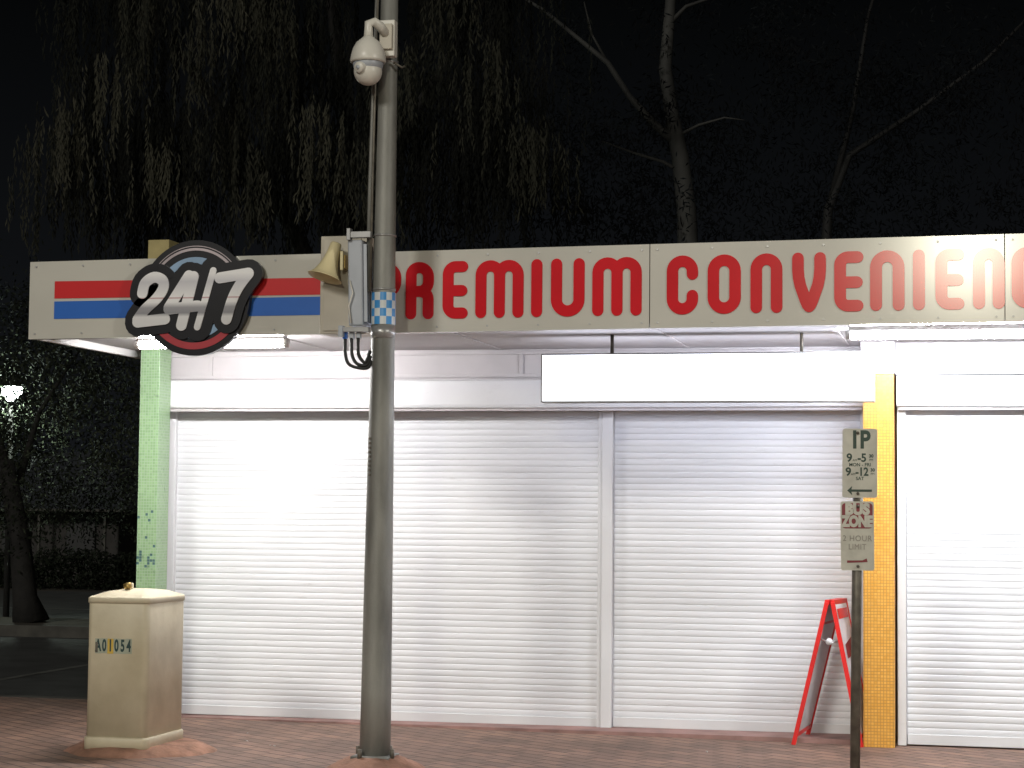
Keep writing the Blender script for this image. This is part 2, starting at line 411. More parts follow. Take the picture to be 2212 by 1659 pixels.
# ------------------------------------------------------------------ fascia sign
fas = thing("fascia_sign", "long off-white shop fascia with red rounded lettering and stripes", "shop sign", (-3, 12.45, 2.73))
def zt(x): return 3.26+(x+6.3)*.0077
def zb(x): return 2.73+(x+6.3)*.006
screw_me = None
joints = [-6.30, -4.13, -2.01, .18, 2.35]
for a, b in zip(joints[:-1], joints[1:]):
    a2 = a+.003; b2 = b-.003
    V = [(a2, 12.45, zb(a2)), (b2, 12.45, zb(b2)), (b2, 12.45, zt(b2)), (a2, 12.45, zt(a2)), (a2, 12.52, zb(a2)), (b2, 12.52, zb(b2)), (b2, 12.52, zt(b2)), (a2, 12.52, zt(a2))]
    bd = mk("sign_board", V, [(0, 1, 2, 3), (5, 4, 7, 6), (4, 0, 3, 7), (1, 5, 6, 2), (3, 2, 6, 7), (4, 5, 1, 0)], M['fascia'], fas)
    n = 6; pts = []
    for i in range(n+1):
        x = a+.05+(b-a-.1)*i/n; pts += [(x, zt(x)-.035), (x, zb(x)+.035)]
    for px_, pz_ in pts:
        if px_ > .6: continue
        if screw_me is None:
            v, f = tubegeo([(0, 0, 0), (0, -.007, 0)], .007, 8); screw_me = bpy.data.meshes.new("screw"); screw_me.from_pydata([tuple(q) for q in v], [], f); screw_me.materials.append(M['steel'])
        so_ = bpy.data.objects.new("screw", screw_me); so_.location = (px_, 12.45, pz_); COL.objects.link(so_); so_.parent = bd
def quad(name, x0, x1, z0a, z1a, z0b, z1b, y, m, p):
    return mk(name, [(x0, y, z0a), (x1, y, z0b), (x1, y, z1b), (x0, y, z1a), (x0, y+.002, z0a), (x1, y+.002, z0b), (x1, y+.002, z1b), (x0, y+.002, z1a)],
              [(0, 1, 2, 3), (4, 7, 6, 5), (0, 4, 5, 1), (2, 6, 7, 3), (1, 5, 6, 2), (0, 3, 7, 4)], m, p)
quad("stripe", -6.11, -4.20, 3.006, 3.124, 3.004, 3.116, 12.446, M['stripe_red'], fas)["label"] = "red stripe"
quad("stripe", -6.11, -4.20, 2.866, 2.986, 2.869, 2.991, 12.446, M['blue'], fas)["label"] = "blue stripe"
TW = .073; h = TW/2
def letter(ch, x0, x1):
    l = x0+h; r = x1-h; c = (l+r)/2; dz = (x0+3.5)*.0052
    b = 2.832+h+dz; t = 3.208-h+dz; m = (b+t)/2-.005; q = .05
    S = []
    if ch in 'PR':
        k = q*1.25
        S.append([(l, b), (l, t-q)]+arc(l+q, t-q, q, 180, 90, 6)[1:]+arc(r-k, t-k, k, 90, 0, 8)+arc(r-k, m+k, k, 0, -90, 8))
        S.append([(r-k+.004, m), (l+.01, m)])
        if ch == 'R': S.append(arc(r-.045, m-.05, .045, 80, 0, 5)+[(r, b)])
    elif ch == 'E':
        S.append([(r, t)]+arc(l+q, t-q, q, 90, 180, 8)+arc(l+q, b+q, q, 180, 270, 8)+[(r, b)]); S.append([(l, m), (r-.004, m)])
    elif ch == 'M':
        rr = (c-l)/2
        S.append([(l, b)]+arc(l+rr, t-rr, rr, 180, 0, 14)+[(c, b)]); S.append(arc(c+rr, t-rr, rr, 180, 0, 14)+[(r, b)])
    elif ch == 'N':
        rr = (r-l)/2; S.append([(l, b)]+arc(c, t-rr, rr, 180, 0, 16)+[(r, b)])
    elif ch == 'U':
        rr = (r-l)/2; S.append([(l, t)]+arc(c, b+rr, rr, 180, 360, 16)+[(r, t)])
    elif ch == 'I': S.append([(c, b), (c, t)])
    elif ch == 'O':
        rr = (r-l)/2
        S.append([(l, (b+t)/2)]+arc(c, t-rr, rr, 180, 0, 16)+[(r, (b+t)/2)]); S.append([(r, (b+t)/2)]+arc(c, b+rr, rr, 0, -180, 16)+[(l, (b+t)/2)])
    elif ch == 'C':
        rr = (r-l)/2
        S.append([(r, t-rr-.02)]+arc(c, t-rr, rr, 0, 180, 16)+arc(c, b+rr, rr, 180, 360, 16)+[(r, b+rr+.02)])
    elif ch == 'V':
        for s_ in (-1, 1):
            e_ = l if s_ < 0 else r
            S.append([(e_, t), (e_, t-.07), (e_-s_*.004, t-.12), (e_-s_*.014, t-.17), (c+s_*.020, b+.035), (c+s_*.009, b+.010), (c, b)])
    strokes("letter", S, TW, 12.443, .006, M['red'], fas)
for ch, a, b in [('P', -3.84, -3.652), ('R', -3.62, -3.43), ('E', -3.37, -3.20), ('M', -3.15, -2.83), ('I', -2.78, -2.707), ('U', -2.65, -2.43), ('M', -2.38, -2.06),
                 ('C', -1.90, -1.70), ('O', -1.64, -1.43), ('N', -1.37, -1.17), ('V', -1.11, -.90), ('E', -.85, -.67), ('N', -.63, -.42), ('I', -.37, -.297), ('E', -.235, -.06), ('N', -.01, .18), ('C', .22, .41)]:
    letter(ch, a, b)

# ------------------------------------------------------------------ 24/7 badge
bad = thing("logo_sign", "round black badge reading 24/7 over pale blue rings", "shop sign", (-5.07, 12.4, 2.6))
bx, bz = -5.07, 2.99
def annulus(name, r0, r1, a0, a1, y, m, th_=.004, n=64, parent=None):
    V = []; F = []
    for i in range(n+1):
        t = math.radians(a0+(a1-a0)*i/n)
        for r in (r0, r1):
            V.append((bx+r*math.cos(t), y, bz+r*math.sin(t))); V.append((bx+r*math.cos(t), y+th_, bz+r*math.sin(t)))
    for i in range(n):
        a = i*4; b = a+4
        F += [(a, b, b+2, a+2), (a+1, a+3, b+3, b+1), (a+2, b+2, b+3, a+3), (a, a+1, b+1, b)]
    return mk(name, V, F, m, parent or bad)
annulus("badge_disc", .001, .388, 0, 360, 12.40, M['black'], .045)
annulus("ring", .318, .335, 20, 160, 12.396, M['badge_pink'])["label"] = "pale thin upper ring"
annulus("ring", .345, .350, 35, 150, 12.396, M['badge_pink'])
annulus("ring", .300, .345, 205, 335, 12.396, M['badge_red'])["label"] = "red lower ring"
annulus("ring", .228, .274, 0, 360, 12.395, M['badge_blue'])["label"] = "pale blue ring"
annulus("ring", .212, .218, 0, 360, 12.395, M['badge_pink'])
def px(l): return [(bx+(u-427)*.00332, bz+(645-v)*.00313) for u, v in l]
def smooth_path(p, n=5):
    out = []
    for i in range(len(p)-1):
        p0 = p[max(i-1, 0)]; p1 = p[i]; p2 = p[i+1]; p3 = p[min(i+2, len(p)-1)]
        for k in range(n):
            t = k/n
            out.append(tuple(.5*((2*p1[j])+(-p0[j]+p2[j])*t+(2*p0[j]-5*p1[j]+4*p2[j]-p3[j])*t*t+(-p0[j]+3*p1[j]-3*p2[j]+p3[j])*t**3) for j in (0, 1)))
    out.append(p[-1]); return out
D = {'2': [smooth_path([(316, 634), (322, 612), (341, 600), (359, 607), (361, 624), (347, 646), (322, 670), (307, 691)]), [(307, 696), (366, 690)]],
     '4': [[(416, 598), (374, 666)], [(374, 669), (436, 663)], [(426, 600), (402, 704)]],
     '/': [[(468, 588), (436, 708)]],
     '7': [[(482, 604), (543, 595)], smooth_path([(543, 596), (525, 620), (510, 650), (498, 692)])]}
badge_num = bpy.data.materials.new("numeral_gradient"); badge_num.use_nodes = True
nt = badge_num.node_tree; N = nt.nodes; L = nt.links; p = N["Principled BSDF"]; p.inputs["Roughness"].default_value = .35
tc = N.new("ShaderNodeTexCoord"); sx = N.new("ShaderNodeSeparateXYZ"); L.new(tc.outputs["Object"], sx.inputs[0])
mr = N.new("ShaderNodeMapRange"); mr.inputs[1].default_value = 2.80; mr.inputs[2].default_value = 3.15; L.new(sx.outputs[2], mr.inputs[0])
cr = N.new("ShaderNodeValToRGB"); L.new(mr.outputs[0], cr.inputs[0]); L.new(cr.outputs[0], p.inputs["Base Color"])
e = cr.color_ramp.elements; e[0].position = 0; e[0].color = (.72, .72, .74, 1); e[1].position = 1; e[1].color = (.9, .9, .92, 1)
for ps_, c_ in [(.18, (.76, .76, .78, 1)), (.25, (.28, .28, .31, 1)), (.36, (.34, .34, .37, 1)), (.46, (.88, .88, .9, 1)), (.52, (.9, .9, .92, 1)), (.54, (.5, .25, .28, 1)), (.56, (.9, .9, .92, 1)), (.85, (.62, .62, .67, 1))]:
    k = e.new(ps_); k.color = c_
allb = []
for k in D:
    for s in D[k]: allb.append(px(s))
strokes("numeral_backing", allb, .190, 12.388, .03, M['black'], bad)
for i, k in enumerate(D):
    strokes("numeral", [px(s) for s in D[k]], .074 if k != '/' else .046, 12.378-.001*i, .008, badge_num, bad)

# ------------------------------------------------------------------ lit sign box under the canopy
lb = thing("light_box_sign", "blank glowing white light box hanging beneath the canopy", "light box", (-1.76, 13.2, 2.33))
X0, X1, Z0, Z1 = -2.86, -.640, 2.325, 2.655
box("lit_face", X0+.008, X1-.008, 13.14, 13.26, Z0+.008, Z1-.008, M['lightbox'], lb)
for a in [(X0, X1, Z1-.011, Z1), (X0, X1, Z0, Z0+.010), (X0, X0+.010, Z0+.010, Z1-.011), (X1-.012, X1, Z0+.010, Z1-.011)]:
    box("frame", a[0], a[1], 13.125, 13.275, a[2], a[3], M['frame_grey'], lb, bev=.002)
for x in (-2.385, -1.115):
    tube("hanging_rod", [(x, 13.2, Z1-.002), (x, 13.2, 2.79)], .012, M['galv_dark'], lb, 8)

def fluoro(x0, x1, y, z, m, lab):
    t = thing("fluorescent_lamp", lab, "lamp", ((x0+x1)/2, y, z), "fluorescent lamps under the canopy")
    box("lamp_base", x0+.02, x1-.02, y-.035, y+.035, z+.022, 2.784, M['white'], t, bev=.004)
    tube("lit_tube", [(x0+.03, y, z), (x1-.03, y, z)], .030, m, t, 8)
    for x in (x0, x1-.03): tube("end_cap", [(x, y, z), (x+.032, y, z)], .034, M['white'], t, 10)
    return t
fluoro(-5.64, -4.53, 12.75, 2.712, M['tube'], "lit white fluorescent batten fixed to the soffit beside badge")
fluoro(-.80, .80, 12.78, 2.729, M['tube2'], "long lit white fluorescent batten fixed to the soffit")

# ------------------------------------------------------------------ big pole
PX, PY = -3.62, 11.9
pole = thing("camera_pole", "tall tapered galvanised steel pole carrying camera and boxes", "pole", (PX, PY, 0))
pz = [0.07, .5, 1.2, 2.0, 2.7, 3.4, 4.2, 5.5]
pr = [.096, .093, .088, .080, .073, .067, .059, .052]
tube("shaft", [(PX+.0055*z, PY, z) for z in pz], pr, M['galv'], pole, 32)
tube("seam_band", [(PX+.015, PY, 2.66), (PX+.015, PY, 2.735)], .077, M['steel'], pole, 32)
tube("base_plate", [(PX, PY, .065), (PX, PY, .082)], .17, M['galv'], pole, 4)
for a in range(4):
    t = math.radians(45+90*a+20); x = PX+.14*math.cos(t); y = PY+.14*math.sin(t)
    tube("anchor_bolt", [(x, y, .07), (x, y, .125)], .015, M['galv_dark'], pole, 6)
V = []; F = []; mi = []
ns = 12; rws = 4; zz0 = 2.745; hh = .050
for r in range(rws+1):
    for k in range(ns*2):
        t = math.pi*k/ns; V.append((PX+.0155+.0765*math.cos(t), PY+.0765*math.sin(t), zz0+r*hh))
for r in range(rws):
    for k in range(ns*2):
        F.append((r*ns*2+k, r*ns*2+(k+1) % (2*ns), (r+1)*ns*2+(k+1) % (2*ns), (r+1)*ns*2+k)); mi.append((r+k//2) % 2)
mk("checkered_band", V, F, [M['check_b'], M['check_w']], pole, mi, smooth=True)
tube("conduit", [(PX-.080, PY-.03, 2.95), (PX-.076, PY-.03, 3.6), (PX-.060, PY-.03, 4.3), (PX-.038, PY-.05, 4.9), (PX-.03, PY-.05, 5.4)], .012, M['galv'], pole, 8)
tube("conduit", [(PX-.054, PY-.06, 2.95), (PX-.050, PY-.06, 3.6), (PX-.042, PY-.055, 4.3), (PX-.02, PY-.06, 5.4)], .008, M['galv_dark'], pole, 8)
for z in (3.30, 2.69, 2.96, 4.40):
    tube("strap", [(PX+.0055*z, PY, z), (PX+.0055*z, PY, z+.012)], .082-.007*(z-2), M['steel'], pole, 24)
for zi in range(9):
    box("embossed_mark", PX-.046, PX-.032, PY-.079, PY-.065, 1.80+zi*.028, 1.815+zi*.028, M['galv_dark'], pole, bev=.002)

def mound(name, cx, cy, rx, ry, hgt, lab, flat=.35):
    V = []; F = []; rings = 7; seg = 40
    off = [random.uniform(.86, 1.12) for _ in range(seg)]
    off = [(off[i-1]+off[i]+off[(i+1) % seg])/3 for i in range(seg)]
    for i in range(rings+1):
        f = 1-i/rings*(1-flat); g_ = max(0.0, (f-flat)/(1-flat)); z = hgt*(1-g_**1.3)
        for k in range(seg):
            t = 2*math.pi*k/seg; o = 1+(off[k]-1)*g_
            V.append((cx+rx*f*o*math.cos(t), cy+ry*f*o*math.sin(t), z+random.uniform(-.003, .003)*(i > 0) + (-.004 if i == 0 else 0)))
    for i in range(rings):
        for k in range(seg): F.append((i*seg+k, i*seg+(k+1) % seg, (i+1)*seg+(k+1) % seg, (i+1)*seg+k))
    F.append(tuple(rings*seg+k for k in range(seg)))
    o = mk(name, V, F, M['concrete_red'], None, smooth=True)
    o["label"] = lab; o["category"] = "concrete footing"
mound("concrete_footing", PX, PY, .31, .30, .075, "red concrete mound around the foot of the pole", .45)
mound("concrete_footing", -5.36, 12.33, .52, .48, .055, "red concrete mound under the cream cabinet", .7)

# camera
DX, DZ = .062, -.045
cam_t = thing("security_camera", "white dome security camera on a bracket fixed to pole", "security camera", (-3.66, 11.78, 4.22))
box("mounting_plate", -3.665+.05, -3.565+.05, 11.76, 11.83, 4.46+DZ, 4.69+DZ, M['cam_white'], cam_t, bev=.006)
box("mounting_plate", -3.655+.05, -3.575+.05, 11.735, 11.758, 4.50+DZ, 4.66+DZ, M['beige'], cam_t, bev=.004)
CX, CY = -3.715+DX, 11.66
tube("bracket_arm", [(-3.62+.05, 11.745, 4.60+DZ), (-3.64+.05, 11.70, 4.635+DZ), (-3.68+DX, 11.665, 4.655+DZ), (CX, CY, 4.645+DZ), (CX, CY, 4.60+DZ), (CX, CY, 4.54+DZ)], [.03, .03, .029, .028, .027, .03], M['cam_white'], cam_t, 16)
lathe("camera_hood", (CX, CY, 4.40+DZ), [(.098, -.002), (.108, .0), (.112, .012), (.107, .045), (.096, .085), (.075, .125), (.045, .150), (.03, .165), (.001, .168)], M['cam_white'], cam_t)
lathe("camera_collar", (CX, CY, 4.375+DZ), [(.07, -.03), (.09, -.01), (.095, .012), (.095, .026)], M['grey_box'], cam_t)
prof = [(.088*math.sin(math.radians(a)), -.088*math.cos(math.radians(a))) for a in range(0, 115, 8)]; prof[0] = (.001, -.088)
lathe("camera_ball", (CX, CY, 4.345+DZ), prof, M['cam_white'], cam_t)
lathe("lens_barrel", (CX-.02, CY-.075, 4.355+DZ), [(.001, .035), (.030, .034), (.034, .028), (.036, 0), (.036, -.03)], M['cam_white'], cam_t, 20, Vector((-.35, -1, -.15)))
lathe("lens_glass", (CX-.033, CY-.111, 4.349+DZ), [(.001, .004), (.012, .002), (.014, -.004)], M['grey_box'], cam_t, 16, Vector((-.35, -1, -.15)))
tube("bracket_arm", [(-3.54, 11.83, 4.39), (-3.49, 11.85, 4.36), (-3.475, 11.86, 4.37)], .008, M['galv_dark'], cam_t, 6)

# enclosures
enc = thing("equipment_enclosure", "beige steel equipment enclosure strapped to the pole", "electrical box", (-3.92, 12.15, 2.70))
box("enclosure_body", -4.075, -3.76, 12.05, 12.27, 2.705, 3.335, M['beige'], enc, bev=.008)
box("door", -4.05, -3.80, 12.038, 12.049, 2.725, 3.315, M['beige'], enc, bev=.004)
box("mounting_bracket", -3.76, -3.60, 12.0, 12.04, 2.80, 2.84, M['steel'], enc, bev=.003)
box("mounting_bracket", -3.76, -3.60, 12.0, 12.04, 3.18, 3.22, M['steel'], enc, bev=.003)
enc2 = thing("radio_enclosure", "narrow grey equipment box on steel brackets with black cables", "electrical box", (-3.76, 11.9, 2.68))
rz = Matrix.Rotation(math.radians(-1.5), 3, 'Y')
box("enclosure_body", -3.815, -3.720, 11.82, 12.03, 2.735, 3.275, M['grey_box'], enc2, bev=.01, rot=rz)
for i in range(4):
    box("cooling_fin", -3.718, -3.696, 11.84+i*.045, 11.852+i*.045, 2.76, 3.25, M['grey_box'], enc2, bev=.002, rot=rz)
box("top_bracket", -3.80, -3.665, 11.80, 11.84, 3.285, 3.325, M['steel'], enc2, bev=.003)
box("top_bracket", -3.82, -3.795, 11.79, 11.84, 3.27, 3.345, M['steel'], enc2, bev=.003)
box("bottom_bracket", -3.86, -3.67, 11.80, 11.84, 2.695, 2.725, M['steel'], enc2, bev=.003)
box("bottom_bracket", -3.865, -3.835, 11.79, 11.84, 2.665, 2.735, M['grey_box'], enc2, bev=.003)
for i in range(3):
    x = -3.835+i*.045
    box("cable_gland", x-.014, x+.014, 11.83, 11.86, 2.655, 2.697, M['blue'] if i == 0 else M['grey_box'], enc2, bev=.003)
    cp = smooth_path([(x, 2.66), (x+.003, 2.56), (x+.035, 2.49+.01*i), (-3.69, 2.47+.02*i), (-3.665, 2.52+.03*i)], 4)
    tube("cable", [(a, 11.845-.008*i, b) for a, b in cp], .011, M['rubber'], enc2, 8)
tube("cable", [(-3.80, 11.81, 3.02), (-3.775, 11.80, 2.94), (-3.80, 11.80, 2.86), (-3.785, 11.80, 2.75)], .005, M['cam_white'], enc2, 6)

horn = thing("horn_loudspeaker", "ivory horn loudspeaker pointing down from the enclosure", "loudspeaker", (-4.0, 11.95, 2.98))
ax = Vector((-.26, -.22, -1)).normalized(); top = Vector((-3.935, 11.94, 3.265))
lathe("horn_bell", top, [(.001, -.01), (.03, -.008), (.036, .0), (.040, .06), (.047, .10), (.060, .15), (.080, .195), (.106, .225), (.114, .228), (.108, .232), (.078, .20), (.04, .12), (.001, .10)], M['ivory'], horn, 28, ax)
box("horn_bracket", -3.905, -3.875, 11.95, 12.036, 3.11, 3.20, M['brass'], horn, bev=.004)
box("horn_bracket", -3.905, -3.885, 11.93, 11.955, 3.10, 3.22, M['ivory'], horn, bev=.004)

# ------------------------------------------------------------------ cream cabinet
cab = thing("utility_cabinet", "cream metal utility cabinet with number stickers on concrete base", "utility cabinet", (-5.4, 12.3, .05))
def rbox(name, x0, x1, y0, y1, z0, z1, r, m, parent, top=.0, lip=0.0):
    V = []; F = []; n = 6
    def ring(z, ins):
        o = []
        for cx, cy, a0 in [(x1-r, y1-r, 0), (x0+r, y1-r, 90), (x0+r, y0+r, 180), (x1-r, y0+r, 270)]:
            for k in range(n+1):
                t = math.radians(a0+90*k/n); o.append((cx+(r-ins)*math.cos(t), cy+(r-ins)*math.sin(t), z))
        return o
    levels = [(z0, 0), (z1-.012, 0), (z1-.004, .004), (z1, .012)]
    for z, i in levels: V += ring(z, i)
    m_ = 4*(n+1)
    for i in range(len(levels)-1):
        for k in range(m_): F.append((i*m_+k, i*m_+(k+1) % m_, (i+1)*m_+(k+1) % m_, (i+1)*m_+k))
    last = (len(levels)-1)*m_
    if top:
        cx, cy = (x0+x1)/2, (y0+y1)/2; base = V[last:last+m_]
        for s, hz in ((.62, .72), (.28, .95), (0.02, 1.0)):
            V += [(cx+(q[0]-cx)*s, cy+(q[1]-cy)*s, z1+top*hz) for q in base]
            for k in range(m_): F.append((last+k, last+(k+1) % m_, last+m_+(k+1) % m_, last+m_+k))
            last += m_
    F.append(tuple(last+k for k in range(m_))); F.append(tuple(range(m_))[::-1])
    return mk(name, V, F, m, parent, smooth=True)
o = rbox("body", -5.608, -5.182, 12.0, 12.62, .10, .985, .045, M['cream'], cab)
rbox("plinth", -5.620, -5.170, 11.988, 12.632, .03, .115, .05, M['cream'], cab)
rbox("lid", -5.615, -5.175, 11.992, 12.628, .972, 1.012, .05, M['cream'], cab, top=.045)
box("lock_block", -5.43, -5.395, 12.20, 12.25, 1.045, 1.095, M['cream'], cab, bev=.006)
tube("padlock", [(-5.43, 12.18, 1.072), (-5.385, 12.18, 1.084)], .020, M['brass'], cab, 12)
xs = -5.545
for i, ch in enumerate("A01054"):
    bgm = M['sticker_y'] if i == 2 else M['sticker']
    st = box("number_sticker", xs+i*.0425, xs+i*.0425+.042, 11.9975, 11.9998, .648+.002*(i % 2), .744+.002*(i % 2), bgm, cab)
    text("numeral", ch, .105, xs+i*.0425+.021, 11.9965, .697, M['ink'], st, bold=.0035, sx=.55)
box("torn_sticker", -5.543, -5.526, 11.9945, 11.9960, .655, .722, M['galv_dark'], cab)

# ------------------------------------------------------------------ parking signs
SP = thing("parking_sign_post", "slim steel post with one hour parking and bus zone plates", "road sign", (-.70, 12.0, 0))
tube("post", [(-.702, 12.03, 0), (-.692, 12.03, 1.0), (-.678, 12.03, 2.085)], .030, M['galv_dark'], SP, 20)
def plate(name, x0, x1, z0, z1, y, m, parent, ang, r=.015):
    V = []; F = []; n = 5; c = ((x0+x1)/2, (z0+z1)/2)
    pts = []
    for cx, cz, a0 in [(x1-r, z1-r, 0), (x0+r, z1-r, 90), (x0+r, z0+r, 180), (x1-r, z0+r, 270)]:
        pts += arc(cx, cz, r, a0, a0+90, n)
    ca, sa = math.cos(ang), math.sin(ang)
    pts = [(c[0]+(p_[0]-c[0])*ca-(p_[1]-c[1])*sa, c[1]+(p_[0]-c[0])*sa+(p_[1]-c[1])*ca) for p_ in pts]
    k = len(pts)
    V = [(a, y, b) for a, b in pts]+[(a, y+.0015, b) for a, b in pts]
    F = [tuple(range(k))[::-1], tuple(k+i for i in range(k))]+[(i, (i+1) % k, k+(i+1) % k, k+i) for i in range(k)]
    return mk(name, V, F, m, parent)
s1 = plate("sign_plate", -.771, -.566, 1.69, 2.10, 11.99, M['sign_face'], SP, -.005); s1["label"] = "white and green one hour parking plate"
g = M['sign_green']; cx = -.668
text("lettering", "1P", .145, cx-.0, 11.9885, 2.030, g, s1, bold=.005, sx=.82)
text("lettering", "9", .068, cx-.062, 11.9885, 1.925, g, s1, bold=.002)
text("lettering", "AM", .018, cx-.030, 11.9885, 1.912, g, s1)
text("lettering", "-5", .068, cx+.012, 11.9885, 1.925, g, s1, bold=.002, sx=.95)
text("lettering", "30", .026, cx+.066, 11.9885, 1.937, g, s1, bold=.001)
text("lettering", "PM", .018, cx+.066, 11.9885, 1.914, g, s1)
text("lettering", "MON - FRI", .028, cx, 11.9885, 1.885, g, s1, bold=.0005)
text("lettering", "9", .068, cx-.068, 11.9885, 1.842, g, s1, bold=.002)
text("lettering", "AM", .018, cx-.040, 11.9885, 1.829, g, s1)
text("lettering", "-12", .068, cx+.012, 11.9885, 1.842, g, s1, bold=.002, sx=.85)
text("lettering", "30", .026, cx+.074, 11.9885, 1.854, g, s1, bold=.001)
text("lettering", "PM", .018, cx+.074, 11.9885, 1.831, g, s1)
text("lettering", "SAT", .028, cx, 11.9885, 1.803, g, s1, bold=.0005)
mk("arrow", [(cx-.075, 11.9885, 1.732), (cx-.045, 11.9885, 1.760), (cx-.05, 11.9885, 1.739), (cx+.07, 11.9885, 1.739), (cx+.07, 11.9885, 1.725), (cx-.05, 11.9885, 1.725), (cx-.045, 11.9885, 1.704)], [(0, 2, 1), (2, 3, 4, 5), (0, 5, 2), (0, 6, 5)], g, s1)
s2 = plate("sign_plate", -.782, -.586, 1.26, 1.668, 11.992, M['sign_face'], SP, .008); s2["label"] = "white and dark red bus zone plate"
cx = -.684
plate("red_panel", cx-.090, cx+.090, 1.508, 1.658, 11.9900, M['sign_red'], s2, .008, .02)
text("lettering", "BUS", .086, cx, 11.9885, 1.619, M['sign_face'], s2, bold=.006, sx=.95)
text("lettering", "ZONE", .086, cx, 11.9885, 1.547, M['sign_face'], s2, bold=.006, sx=.76)
text("lettering", "2 HOUR", .048, cx, 11.9895, 1.448, M['sign_grey'], s2, sx=.92, space=1.1)
text("lettering", "LIMIT", .048, cx, 11.9895, 1.398, M['sign_grey'], s2, sx=.85, space=1.1)
mk("arrow", [(cx-.06, 11.9895, 1.318), (cx+.03, 11.9895, 1.320), (cx+.03, 11.9895, 1.308), (cx-.06, 11.9895, 1.304), (cx+.055, 11.9895, 1.332), (cx+.06, 11.9895, 1.310)], [(3, 2, 1, 0), (2, 5, 4, 1)], M['sign_red'], s2)
for z in (2.075, 1.715, 1.64, 1.285):
    tube("bolt", [(-.680, 11.99, z), (-.680, 11.975, z)], .009, M['galv_dark'], SP, 8)

# ------------------------------------------------------------------ A-frame board
AF = thing("a_frame_sign", "red framed folding pavement sign with white panels", "pavement sign", (-.98, 14.05, 0))
def board(bf, bb, tb, tf, out):
    bf, bb, tb, tf = map(Vector, (bf, bb, tb, tf))
    lf = bf.lerp(tf, .07); lb_ = bb.lerp(tb, .07)
    multi("board_frame", [([bf, tf], .021, 4), ([bb, tb], .021, 4), ([tf, tb], .021, 4), ([lf, lb_], .018, 4), ([bf.lerp(tf, .85), bb.lerp(tb, .85)], .012, 4)], M['frame_red'], AF, smooth=False)
    n = (tf-bf).cross(bb-bf).normalized()
    if n.x*out < 0: n = -n
    a = [lf, lb_, tb, tf]; V = [q+n*.010 for q in a]+[q-n*.006 for q in a]
    mk("panel", V, [(0, 1, 2, 3), (7, 6, 5, 4), (0, 4, 5, 1), (1, 5, 6, 2), (2, 6, 7, 3), (3, 7, 4, 0)], M['poster'], AF)
    return n
board((-1.232, 13.95, 0), (-1.165, 14.34, .03), (-.935, 14.28, .985), (-1.0, 13.90, .985), -1)
B2 = [Vector(q) for q in ((-.768, 13.93, 0), (-.70, 14.34, .03), (-.885, 14.28, .985), (-.962, 13.88, .985))]
B2[1].y = 13.94+.0; B2[1] = Vector((-.757-.012, 14.32, .03)) if False else Vector((-.772, 14.33, .035))
board((-.800, 13.90, 0), (-.762, 13.935, .0), (-.9, 14.2, .985), (-.962, 13.88, .985), 1) if False else None
nrm = board((-.768, 13.94, 0), (-.725, 14.30, .03), (-.900, 14.26, .985), (-.962, 13.90, .985), 1)
bf, tf, bb, tb = Vector((-.768, 13.94, 0)), Vector((-.962, 13.90, .985)), Vector((-.725, 14.30, .03)), Vector((-.900, 14.26, .985))
def pt(u, v): return bf.lerp(tf, v).lerp(bb.lerp(tb, v), u)+nrm*.013
mk("poster_band", [pt(.1, .88), pt(.9, .88), pt(.9, .95), pt(.1, .95)], [(0, 1, 2, 3)], M['red'], AF)
mk("poster_band", [pt(.2, .6), pt(.8, .62), pt(.8, .74), pt(.2, .7)], [(0, 1, 2, 3)], M['sign_red'], AF)
mk("poster_band", [pt(.2, .35), pt(.8, .35), pt(.8, .5), pt(.2, .5)], [(0, 1, 2, 3)], M['blue'], AF)
tube("spreader", [(-1.045, 13.93, .73), (-.985, 13.93, .705), (-.905, 13.93, .72)], .007, M['steel'], AF, 6)
tube("spreader_knob", [(-.985, 13.915, .715), (-.985, 13.895, .715)], .024, M['poster'], AF, 12)

# litter
for i, (x, y) in enumerate([(-4.85, 12.95), (-4.58, 12.75), (-4.62, 12.78), (-.62, 12.6), (-1.75, 13.3), (-1.45, 12.6), (-5.02, 13.4)]):
    s = .012
    V = [(x+random.uniform(-s, s), y+random.uniform(-s, s), random.uniform(.001, .012)) for _ in range(6)]
    bm = bmesh.new()
    for v in V: bm.verts.new(v)
    bmesh.ops.convex_hull(bm, input=bm.verts)
    o = from_bm("litter_scrap", bm, M['litter'], None); o["label"] = "small pale litter scrap lying on the brick paving"; o["category"] = "litter"; o["group"] = "litter scraps on the paving"

# ------------------------------------------------------------------ trees
def leafmesh(name, leaves, mats, parent):
    V = []; F = []; mi = []
    for p_, d, s, l, wd, m in leaves:
        b = len(V)
        V += [p_, p_+d*l*.5+s*wd, p_+d*l, p_+d*l*.5-s*wd]; F.append((b, b+1, b+2, b+3)); mi.append(m)
    return mk(name, V, F, mats, parent, mi)
def rv(): 
    return Vector((random.gauss(0, 1), random.gauss(0, 1), random.gauss(0, 1))).normalized()

